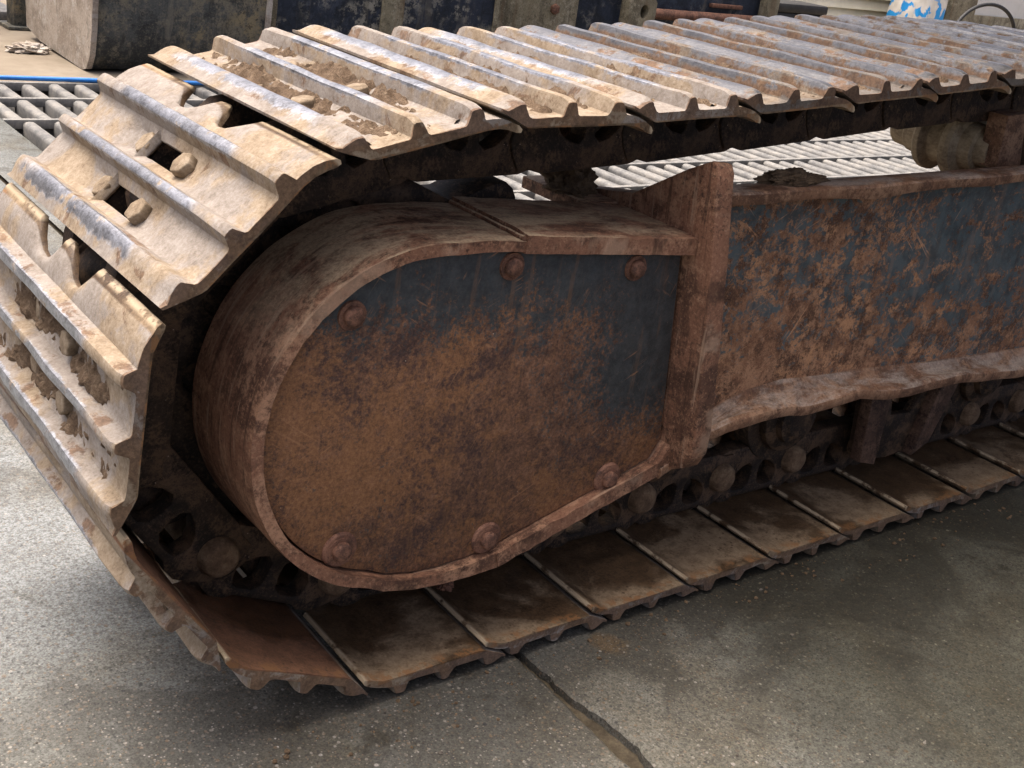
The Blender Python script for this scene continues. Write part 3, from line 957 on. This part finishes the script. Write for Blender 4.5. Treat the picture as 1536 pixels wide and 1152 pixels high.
# cover plate outline (inside the rim)
g = 0.0025
cov = [(0.700, 0.6005)] + arc(RI - g, A0, A1, 60) + [(x, z + g) for x, z in TAIL_IN[:4]]
cov = [(1.036, 0.5745), (0.86, 0.589)] + [(0.765, 0.5965)] + cov + [(0.785, 0.1865), (0.92, 0.2255), (1.052, 0.2665), (1.068, 0.298), (1.060, 0.37)]
ob('cover_plate', plate_me('cover_plate', cov, [], 0.024, 0.036, 'cover', 0.0015), UC)
cbolt = hex_me('cover_bolt', 0.0138, 0.0115, 'bolt', 0.0036, 0.0178)
cwash = lathe_me('washer', [(0.0235, 0.0), (0.0235, 0.002), (0.021, 0.0045), (0.016, 0.005)], 'bolt', 28, 'Z')
for i, (x, z) in enumerate([(0.757, 0.576), (0.960, 0.558), (0.545, 0.536), (0.979, 0.248), (0.778, 0.199), (0.556, 0.237)]):
    Mb = Matrix.Translation((x - 0.004, 0.0245, z + 0.003)) @ Matrix.Rotation(R(90), 4, 'X') @ Matrix.Rotation(i * 0.7, 4, 'Z')
    cb = ob('cover_bolt', cbolt, UC, Mb @ Matrix.Translation((0, 0, 0.0 if i < 3 else 0.002)))
    if i >= 3:
        ob('washer', cwash, cb, Mb)

# bulkhead flange beside the guard: outline in (y, z), leaning slightly
fo = [(0.004, 0.252), (-0.022, 0.268), (-0.034, 0.292), (-0.037, 0.33), (-0.030, 0.45), (-0.020, 0.58), (-0.010, 0.675), (-0.0095, 0.692), (-0.004, 0.703), (0.004, 0.704), (0.045, 0.683), (0.143, 0.624), (0.31, 0.592), (0.31, 0.30), (0.17, 0.252)]
vs, fs = [], []
TH = 0.032
for side in (0, 1):
    for (y, z) in fo:
        x = 1.0375 + (0.705 - z) * 0.088 + side * TH
        vs.append((x, y + (0.0 if side == 0 else 0.0), z - side * (0.003 if z > 0.69 else 0)))
n = len(fo)
fs = [tuple(range(n)), tuple(range(n, 2 * n))] + [(i, (i + 1) % n, n + (i + 1) % n, n + i) for i in range(n)]
me = mesh('bulkhead_flange', vs, fs, None, 0)
bm = bmesh.new()
bm.from_mesh(me)
bmesh.ops.bevel(bm, geom=[e for e in bm.edges if len(e.link_faces) == 2 and e.calc_face_angle(0) > 0.6], offset=0.003, segments=2, affect='EDGES', profile=0.5)
bm.to_mesh(me)
bm.free()
finish(me, 'guard', 35)
ob('bulkhead_flange', me, UC)
ob('ledge_plate', box_me('ledge_plate', 0.985, 1.046, 0.17, 0.315, 0.586, 0.604, 'guard', 0.002), UC)

# track side frame: web, top flange, outward flared skirt
XE = 3.35
# web with a slightly dished face
vs, fs = [], []
nx, nz = 70, 12
sk_up = [(1.085, 0.262), (1.150, 0.290), (1.194, 0.300), (1.255, 0.321), (1.344, 0.331), (1.534, 0.318), (1.769, 0.305), (2.077, 0.292), (3.4, 0.285)]
sk_lo = [(1.062, 0.250), (1.106, 0.268), (1.134, 0.287), (1.193, 0.302), (1.265, 0.307), (1.330, 0.306), (1.367, 0.300), (1.439, 0.303), (1.507, 0.308), (1.585, 0.293), (1.640, 0.291), (1.7, 0.294), (1.803, 0.294), (2.003, 0.276), (2.3, 0.270), (3.4, 0.265)]


def interp(tab, x):
    for (a, b), (c, d) in zip(tab, tab[1:]):
        if x <= c:
            t = (x - a) / (c - a)
            t = max(0, t)
            return b + (d - b) * t
    return tab[-1][1]


def topz(x):
    return 0.6375 + 0.012 * max(0, (x - 1.3)) / 0.7 if x < 2.0 else 0.6495


WY = 0.050
xs = [1.066 + (XE - 1.066) * (i / nx) ** 1.25 for i in range(nx + 1)]
for x in xs:
    lo, hi = interp(sk_up, x), topz(x)
    for j in range(nz + 1):
        t = j / nz
        z = lo + (hi - lo) * t
        vs.append((x, WY + 0.003 * noise.noise(Vector((x * 4, z * 6, 1))), z))
    for j in range(2):
        vs.append((x, WY + 0.02, lo if j == 0 else hi))
rw = nz + 3
for i in range(nx):
    a, b = i * rw, (i + 1) * rw
    for j in range(nz):
        fs.append((a + j, a + j + 1, b + j + 1, b + j))
    fs.append((a + nz + 1, a + nz + 2, b + nz + 2, b + nz + 1))
    fs.append((a, a + nz + 1, b + nz + 1, b))
    fs.append((a + nz, a + nz + 2, b + nz + 2, b + nz))
WEB = ob('side_frame', mesh('side_frame', vs, fs, 'frame', 50), UC)
# top flange with dents along its front edge
vs, fs = [], []
for i, x in enumerate(xs):
    z = topz(x)
    dent = 0.004 * noise.noise(Vector((x * 9, 0, 0))) - 0.006 * math.exp(-((x - 1.43) / 0.05) ** 2)
    y0 = 0.020 + 0.4 * dent
    for (y, dz) in ((y0, 0.0), (y0 - 0.001, 0.002), (y0 - 0.001, 0.014 + dent * 0.3), (y0 + 0.002, 0.0165), (0.045, 0.0175), (0.062, 0.0165), (0.062, 0.0)):
        vs.append((x, y, z + dz + (dent if y < 0.05 and dz < 0.005 else 0)))
for i in range(nx):
    a, b = i * 7, (i + 1) * 7
    for j in range(7):
        fs.append((a + j, a + (j + 1) % 7, b + (j + 1) % 7, b + j))
fs += [tuple(range(7)), tuple(nx * 7 + j for j in range(7))]
ob('top_flange', mesh('top_flange', vs, fs, 'frame_edge', 35), UC)
# skirt
vs, fs = [], []
ns = 120
sx = [1.062 + (XE - 1.062) * (i / ns) ** 1.3 for i in range(ns + 1)]
for x in sx:
    zu, zl = interp(sk_up, x), interp(sk_lo, x)
    wv = 0.0018 * noise.noise(Vector((x * 11, 2, 0)))
    yl = 0.004 + 0.5 * wv
    f = min(1.0, (x - 1.055) / 0.08)
    ring = [(WY + 0.004, zu + 0.016), (WY - 0.001, zu + 0.008), (WY - 0.010, zu), (WY - 0.024, zu - 0.3 * (zu - zl) - 0.001), (yl + 0.010, zl + 0.5 * 0.012 + 0.004 + wv), (yl + 0.002, zl + 0.006 + wv), (yl, zl + 0.001 + wv), (yl + 0.003, zl - 0.010 + wv), (yl + 0.018, zl - 0.013 + wv), (WY + 0.01, zu - 0.026), (WY + 0.05, zu - 0.026), (WY + 0.05, zu + 0.01)]
    vs += [(x, y, z) for y, z in ring]
rw = 12
for i in range(ns):
    a, b = i * rw, (i + 1) * rw
    for j in range(rw):
        fs.append((a + j, a + (j + 1) % rw, b + (j + 1) % rw, b + j))
fs += [tuple(range(rw)), tuple(ns * rw + j for j in range(rw))]
ob('frame_skirt', mesh('frame_skirt', vs, fs, 'frame_edge', 40), UC)
# inner side of the frame (box section) so that it is solid from behind
ob('inner_web', box_me('inner_web', 1.066, XE, 0.345, 0.36, 0.17, 0.50, 'link'), UC)

ob('deck_plate', mesh('deck_plate', [(1.066, 0.060, 0.632), (XE, 0.060, 0.632), (XE, 0.360, 0.490), (1.066, 0.360, 0.490), (1.066, 0.060, 0.620), (XE, 0.060, 0.620), (XE, 0.360, 0.478), (1.066, 0.360, 0.478)],
                     [(0, 1, 2, 3), (4, 5, 6, 7), (0, 1, 5, 4), (1, 2, 6, 5), (2, 3, 7, 6), (3, 0, 4, 7)], 'frame_edge', 0), UC)
# bottom rollers
rol = lathe_me('bottom_roller', [(0.030, -0.125), (0.034, -0.122), (0.045, -0.120), (0.047, -0.108), (0.060, -0.106), (0.066, -0.102), (0.068, -0.094), (0.066, -0.088), (0.092, -0.086), (0.094, -0.082), (0.094, -0.052), (0.076, -0.048), (0.074, -0.020), (0.06, 0.0), (0.074, 0.020), (0.076, 0.048), (0.094, 0.052), (0.094, 0.084), (0.060, 0.090), (0.046, 0.118), (0.030, 0.125)], 'link', 36)
for x in (0.93, 1.225, 1.535, 2.15, 2.62, 3.02):
    ob('bottom_roller', rol, UC, Matrix.Translation((x, YC, 0.1965)))
# chain guide bracket hanging below the skirt
gb = [(1.700, 0.285), (1.722, 0.098), (1.760, 0.078), (1.830, 0.070), (1.885, 0.074), (1.925, 0.100), (1.990, 0.285)]
ob('chain_guide', plate_me('chain_guide', gb, [[(1.80, 0.20), (1.81, 0.165), (1.87, 0.16), (1.895, 0.20), (1.85, 0.215)]], 0.128, 0.146, 'link', 0.003), UC)
for pts in ([(1.690, 0.29), (1.712, 0.092), (1.762, 0.078), (1.757, 0.29)], [(1.935, 0.29), (1.880, 0.076), (1.928, 0.096), (2.005, 0.29)]):
    ob('guide_rib', plate_me('guide_rib', pts, [], 0.105, 0.130, 'rib', 0.003), UC)

# carrier roller and its post
cr = lathe_me('carrier_roller', [(0.020, 0.125), (0.040, 0.124), (0.046, 0.118), (0.050, 0.090), (0.055, 0.086), (0.062, 0.056), (0.086, 0.050), (0.089, 0.046), (0.089, 0.036), (0.066, 0.028), (0.062, 0.012), (0.066, -0.002), (0.090, -0.010), (0.091, -0.022), (0.086, -0.030), (0.062, -0.036), (0.060, -0.060), (0.046, -0.062), (0.040, -0.085)], 'roller', 40)
ob('carrier_roller', cr, UC, Matrix.Translation((1.935, 0.235, 0.664)) @ Matrix.Diagonal((0.70, 1, 0.70, 1)))
ob('roller_post', plate_me('roller_post', [(1.915, 0.640), (1.905, 0.735), (1.965, 0.74), (1.995, 0.640)], [], 0.125, 0.165, 'frame_edge', 0.003), UC)
ob('roller_post', plate_me('roller_post', [(2.10, 0.58), (2.08, 0.73), (2.20, 0.73), (2.24, 0.58)], [], 0.14, 0.30, 'link', 0.003), UC)
# front idler at the far end
ob('idler_wheel', lathe_me('idler_wheel', [(0.05, -0.11), (0.11, -0.105), (0.12, -0.05), (0.25, -0.045), (0.298, -0.04), (0.298, -0.03), (0.31, -0.025), (0.31, 0.025), (0.298, 0.03), (0.298, 0.04), (0.25, 0.045), (0.12, 0.05), (0.11, 0.105), (0.05, 0.11)], 'link', 48), UC, Matrix.Translation((IC[0], YC, IC[1])))

# ------------------------------------------------------------------ clods and loose bits
tag(ob('mud_clod', clod_me('mud_clod', 0.034, 0.040, 0.034, 3.3), None, Matrix.Translation((1.005, 0.235, 0.614))), 'dark crumbly mud clod on the ledge behind the sprocket guard', 'mud clod')
tag(ob('mud_clod', clod_me('mud_clod', 0.060, 0.024, 0.014, 8.1, amp=0.38, freq=1.9, sub=5), None, Matrix.Translation((1.270, 0.058, 0.658))), 'long low lump of dark mud on top of the blue painted side frame', 'mud clod')
tag(ob('mud_clod', clod_me('mud_clod', 0.012, 0.013, 0.013, 5.2, 'bolt', amp=0.3), None, Matrix.Translation((0.797, 0.128, 0.062))), 'small reddish rust lump on a track shoe below the sprocket guard', 'rust lump')
# grit on the floor
bm = bmesh.new()
rg = random.Random(3)
for i in range(1100):
    x, y = rg.uniform(-0.15, 2.2), rg.uniform(-0.95, 0.6)
    if 0.30 < x and y > -0.01:
        continue
    s = 0.0009 + 0.0022 * rg.random() ** 4
    gm = bmesh.ops.create_icosphere(bm, subdivisions=1, radius=s)
    sxx, syy = rg.uniform(0.7, 1.5), rg.uniform(0.7, 1.5)
    for v in gm['verts']:
        v.co = Vector((v.co.x * sxx * rg.uniform(0.8, 1.2) + x, v.co.y * syy + y, v.co.z * 0.6 + GZ + s * 0.3))
me = bpy.data.meshes.new('grit')
bm.to_mesh(me)
bm.free()
finish(me, 'grit', 30)
o = ob('grit', me)
o['kind'] = 'stuff'
o['label'] = 'fine loose grit scattered over the stained concrete'
o['category'] = 'grit'

# crumbs of soil fallen along the foot of the track
bm = bmesh.new()
for i in range(300):
    if i < 300:
        x, y = rg.uniform(0.45, 2.4), -abs(rg.gauss(0, 0.045)) - 0.002
    else:
        x, y = rg.uniform(0.18, 0.5), rg.uniform(-0.25, 0.35)
        if x > 0.36 and y > -0.02:
            continue
    s_ = 0.0009 + 0.0034 * rg.random() ** 4
    gm = bmesh.ops.create_icosphere(bm, subdivisions=1, radius=s_)
    for v in gm['verts']:
        v.co = Vector((v.co.x * rg.uniform(0.7, 1.4) + x, v.co.y * rg.uniform(0.7, 1.4) + y, v.co.z * 0.7 + GZ + s_ * 0.4))
me = bpy.data.meshes.new('soil_crumbs')
bm.to_mesh(me)
bm.free()
finish(me, 'clod', 20)
o = ob('soil_crumbs', me)
o['kind'] = 'stuff'
o['label'] = 'brown soil crumbs fallen along the foot of the track'
o['category'] = 'soil'

# ------------------------------------------------------------------ background
hp = [(0.3 + 0.12 * i, 3.985 + 0.02 * math.sin(i * 0.33) - 0.004 * i * 0.2, GZ + 0.014) for i in range(40)]
tag(ob('hose', tube_me('hose', hp, 0.0095, 'hose', 12)), 'thin blue hose lying along the far edge of the floor grating', 'hose')


def bucket(name, label, x0, x1, y0, y1, h, mats, group='excavator buckets parked in a row', ribs=0):
    """bucket resting on its back: rounded shell between two side plates, open side up"""
    t = thing(name, label, 'bucket', ((x0 + x1) / 2, (y0 + y1) / 2, GZ), group)
    d = y1 - y0
    prof = []
    for k in range(19):
        a = R(205 + 130 * k / 18)
    pf = [(y0 + 0.02 * d, h), (y0 - 0.015 * d, 0.62 * h), (y0 - 0.02 * d, 0.40 * h), (y0 + 0.00 * d, 0.22 * h), (y0 + 0.03 * d, 0.09 * h), (y0 + 0.08 * d, 0.015 * h), (y0 + 0.14 * d, 0.0), (y0 + 0.8 * d, 0.02 * h), (y1 + 0.02, 0.06 * h), (y1 + 0.05, 0.5 * h), (y1, h)]
    th = 0.025
    inner = [(y + (0.03 if y < y0 + d * 0.5 else -0.03), z + 0.03) for y, z in pf]
    vs, fs = [], []
    n = len(pf)
    for x in (x0 + th, x1 - th):
        vs += [(x, y, z + GZ) for y, z in pf] + [(x, y, z + GZ) for y, z in inner]
    for i in range(n - 1):
        fs += [(i, i + 1, 2 * n + i + 1, 2 * n + i), (n + i, n + i + 1, 3 * n + i + 1, 3 * n + i)]
    for i in (0, n - 1):
        fs.append((i, n + i, 3 * n + i, 2 * n + i))
    ob('shell', mesh('shell', vs, fs, mats[1], 50), t)
    for x in (x0, x1 - th):
        vs = [(x, y - (0.012 if y < y0 + 0.5 * d else -0.012), z + GZ) for y, z in pf] + [(x + th, y - (0.012 if y < y0 + 0.5 * d else -0.012), z + GZ) for y, z in pf]
        fs = [tuple(range(n)), tuple(range(n, 2 * n))] + [(i, (i + 1) % n, n + (i + 1) % n, n + i) for i in range(n)]
        ob('side_plate', mesh('side_plate', vs, fs, mats[0], 30), t)
    if not ribs:
        ob('lifting_slot', box_me('lifting_slot', x0 - 0.006, x0 + 0.002, y0 + 0.62 * d, y0 + 0.67 * d, GZ + 0.30, GZ + 0.52, 'bucket_shell', 0.002), t)
        ob('lip_plate', box_me('lip_plate', x0 + 0.02, x1 - 0.02, y1 - 0.02, y1 + 0.09, GZ + h - 0.05, GZ + h - 0.01, 'bucket_pale', 0.004), t)
    for k in range(ribs):
        xr = x0 + (x1 - x0) * (k + 1) / (ribs + 1)
        vs = [(xx, y - 0.02, z + GZ) for xx in (xr - 0.06, xr + 0.06) for y, z in pf[:6]] + [(xx, y + 0.01, z + GZ) for xx in (xr - 0.06, xr + 0.06) for y, z in pf[:6]]
        fs = []
        for i in range(5):
            fs += [(i, i + 1, 7 + i, 6 + i), (i, i + 1, 13 + i, 12 + i), (6 + i, 7 + i, 19 + i, 18 + i)]
        fs += [(0, 6, 18, 12)]
        ob('wear_strip', mesh('wear_strip', vs, fs, mats[2], 40), t)
    return t


bucket('excavator_bucket', 'grey steel excavator bucket with a pale bare side plate by the blue hose', 1.655, 2.475, 4.17, 5.05, 0.85, ('bucket_pale', 'bucket_shell', 'khaki'))
bucket('excavator_bucket', 'navy paint-chipped bucket with a khaki wear strip beside the grey bucket', 2.50, 3.80, 4.22, 5.0, 0.8, ('khaki', 'navy', 'khaki'), ribs=1)
# khaki bracket plates standing beside the navy bucket
t = thing('attachment_bracket', 'khaki steel attachment bracket with upright plates between the navy machines', 'bracket', (4.0, 4.4, GZ))
ob('upright_plate', box_me('upright_plate', 3.84, 3.92, 4.30, 4.6, GZ, 0.9, 'khaki', 0.004), t)
ob('back_plate', box_me('back_plate', 3.92, 4.495, 4.38, 4.42, GZ, 0.9, 'khaki', 0.004), t)
ob('bolt_head', hex_me('bolt_head', 0.03, 0.02, 'bolt'), t, Matrix.Translation((4.32, 4.38, 0.385)) @ Matrix.Rotation(R(90), 4, 'X'))
# navy machine with lug and shaft
t = thing('navy_attachment', 'navy painted attachment body with a khaki pin lug and a rusty shaft', 'attachment', (5.5, 4.8, GZ))
ob('body', box_me('body', 4.50, 6.10, 4.45, 5.2, GZ, 0.95, 'navy', 0.02), t)
lug = [(4.88, GZ), (4.88, 0.62), (4.98, 0.62), (5.10, 0.46), (5.10, GZ)]
ob('pin_lug', plate_me('pin_lug', lug, [[(5.005 + 0.032 * math.cos(R(a)), 0.405 + 0.04 * math.sin(R(a))) for a in range(0, 360, 24)]], 4.37, 4.45, 'khaki', 0.004), t)
ob('shaft', lathe_me('shaft', [(0.03, 0.0), (0.032, 0.01), (0.032, 1.0), (0.028, 1.01)], 'bolt', 20), t, Matrix.Translation((5.085, 4.41, 0.395)) @ Matrix.Rotation(R(-90), 4, 'Z') @ Matrix.Rotation(0, 4, 'X'))
ob('corner_post', box_me('corner_post', 6.09, 6.22, 4.40, 4.56, GZ, 1.0, 'khaki', 0.006), t)
ob('scrap_bracket', box_me('scrap_bracket', 5.62, 5.90, 4.42, 4.455, 0.455, 0.48, 'bolt', 0.004), t)
# cabin with lapped boards
t = thing('site_cabin', 'cream site cabin with horizontal lapped boards behind the yard machines', 'cabin', (12, 7.4, GZ))
ob('wall', box_me('wall', 9.0, 12.0, 7.04, 9.4, GZ, 2.6, 'cream'), t)
for k in range(22):
    z = 0.08 + k * 0.11
    vs = [(9.0, 7.04, z + 0.115), (12, 7.04, z + 0.115), (9.0, 7.005, z), (12, 7.005, z), (9.0, 7.035, z), (12, 7.035, z)]
    ob('board', mesh('board', vs, [(0, 1, 3, 2), (2, 3, 5, 4)], 'cream', 0), t)
ob('corner_post', box_me('corner_post', 10.98, 11.09, 6.93, 7.0, GZ, 2.6, 'khaki', 0.005), t)
t = thing('dark_case', 'black plastic case standing in front of the cream cabin boards', 'case', (7.77, 5.65, GZ))
ob('case_body', box_me('case_body', 7.45, 8.09, 5.5, 5.8, GZ, 0.36, 'black', 0.03), t)
ob('case_lid', box_me('case_lid', 7.44, 8.10, 5.49, 5.81, 0.355, 0.43, 'black', 0.02), t)
# sack with blue print
n_ = NB('printed_sack')
sx_, sy_, sz_ = n_.xyz()
pr = n_.st(n_.no(6.5, 3, 0.5, dist=0.4), 0.535, 0.575)
MATS['sack'] = n_.fin(n_.mx(n_.ma('MULTIPLY', pr, n_.st(sz_, 0.40, 0.18)), n_.ra(n_.no(5, 4, 0.6), [(0.4, (0.52, 0.49, 0.42)), (0.6, (0.66, 0.63, 0.56))]), (0.02, 0.27, 0.62)), 0.6)
tag(ob('material_sack', clod_me('material_sack', 0.34, 0.22, 0.75, 1.7, 'sack', amp=0.12, freq=1.6), None, Matrix.Translation((10.68, 6.45, 0.26))), 'bulging pale sack with blue print leaning by the cream cabin', 'sack')
t = thing('plywood_box', 'plain beige plywood box beside the blue printed sack', 'box', (11.24, 6.57, GZ))
ob('box_body', box_me('box_body', 11.03, 11.45, 6.30, 6.85, GZ, 0.95, 'khaki', 0.006), t)
ob('box_lid', box_me('box_lid', 11.01, 11.47, 6.28, 6.87, 0.95, 0.98, 'khaki', 0.004), t)
t = thing('panel_fence', 'white panel hoarding on a timber sill behind the arched cable', 'hoarding', (16, 8.0, GZ))
ob('panel', box_me('panel', 12.12, 24.0, 6.90, 6.985, 0.36, 2.4, 'white', 0.004), t)
ob('sill', box_me('sill', 12.10, 24.0, 6.86, 6.995, GZ, 0.36, 'khaki', 0.004), t)
cp = []
for i in range(40):
    a = math.pi * i / 39
    cp.append((9.78 - 0.52 * math.cos(a) * (1.0 + 0.1 * math.sin(a)), 5.1, 0.02 + 0.58 * math.sin(a) ** 0.7))
tag(ob('cable', tube_me('cable', cp, 0.016, 'black', 10)), 'black cable arching up in front of the white hoarding', 'cable')
t = thing('yard_wall', 'low sandy yard wall on a pale kerb left of the grey bucket', 'wall', (0.5, 6.2, GZ))
ob('wall_face', box_me('wall_face', -6, 1.74, 5.95, 6.2, GZ, 2.2, 'yard', 0.005), t)
ob('kerb', box_me('kerb', -6, 1.76, 5.55, 5.945, GZ, 0.05, 'slat', 0.008), t)
t = thing('steel_post', 'grey steel post standing beside the pale bucket side plate', 'post', (1.72, 5.35, GZ))
ob('post_shaft', box_me('post_shaft', 1.655, 1.76, 5.30, 5.42, GZ, 1.8, 'bucket_shell', 0.006), t)
ob('base_plate', box_me('base_plate', 1.62, 1.79, 5.26, 5.46, GZ, 0.02, 'bucket_shell', 0.003), t)
tag(ob('rag', clod_me('rag', 0.085, 0.05, 0.028, 4.4, 'bucket_pale', amp=0.4), None, Matrix.Translation((1.54, 4.66, 0.018))), 'pale crumpled rag on the sand beside the grey bucket', 'rag')

# ------------------------------------------------------------------ open shed roof, unseen, added to shade the track's idler end and ground
sh = thing('added_shade_roof', 'open shed roof added out of view on slim posts above the idler end of the track', 'shade', (5, -1.3, GZ))
ob('roof', box_me('roof', 1.5, 9.0, -2.7, 1.4, 2.5, 2.575, 'shade'), sh)
for x, y in ((1.6, -2.6), (5.2, -2.6), (8.9, -2.6), (8.9, 1.3)):
    ob('post', box_me('post', x - 0.05, x + 0.05, y - 0.05, y + 0.05, GZ, 2.5, 'shade', 0.005), sh)
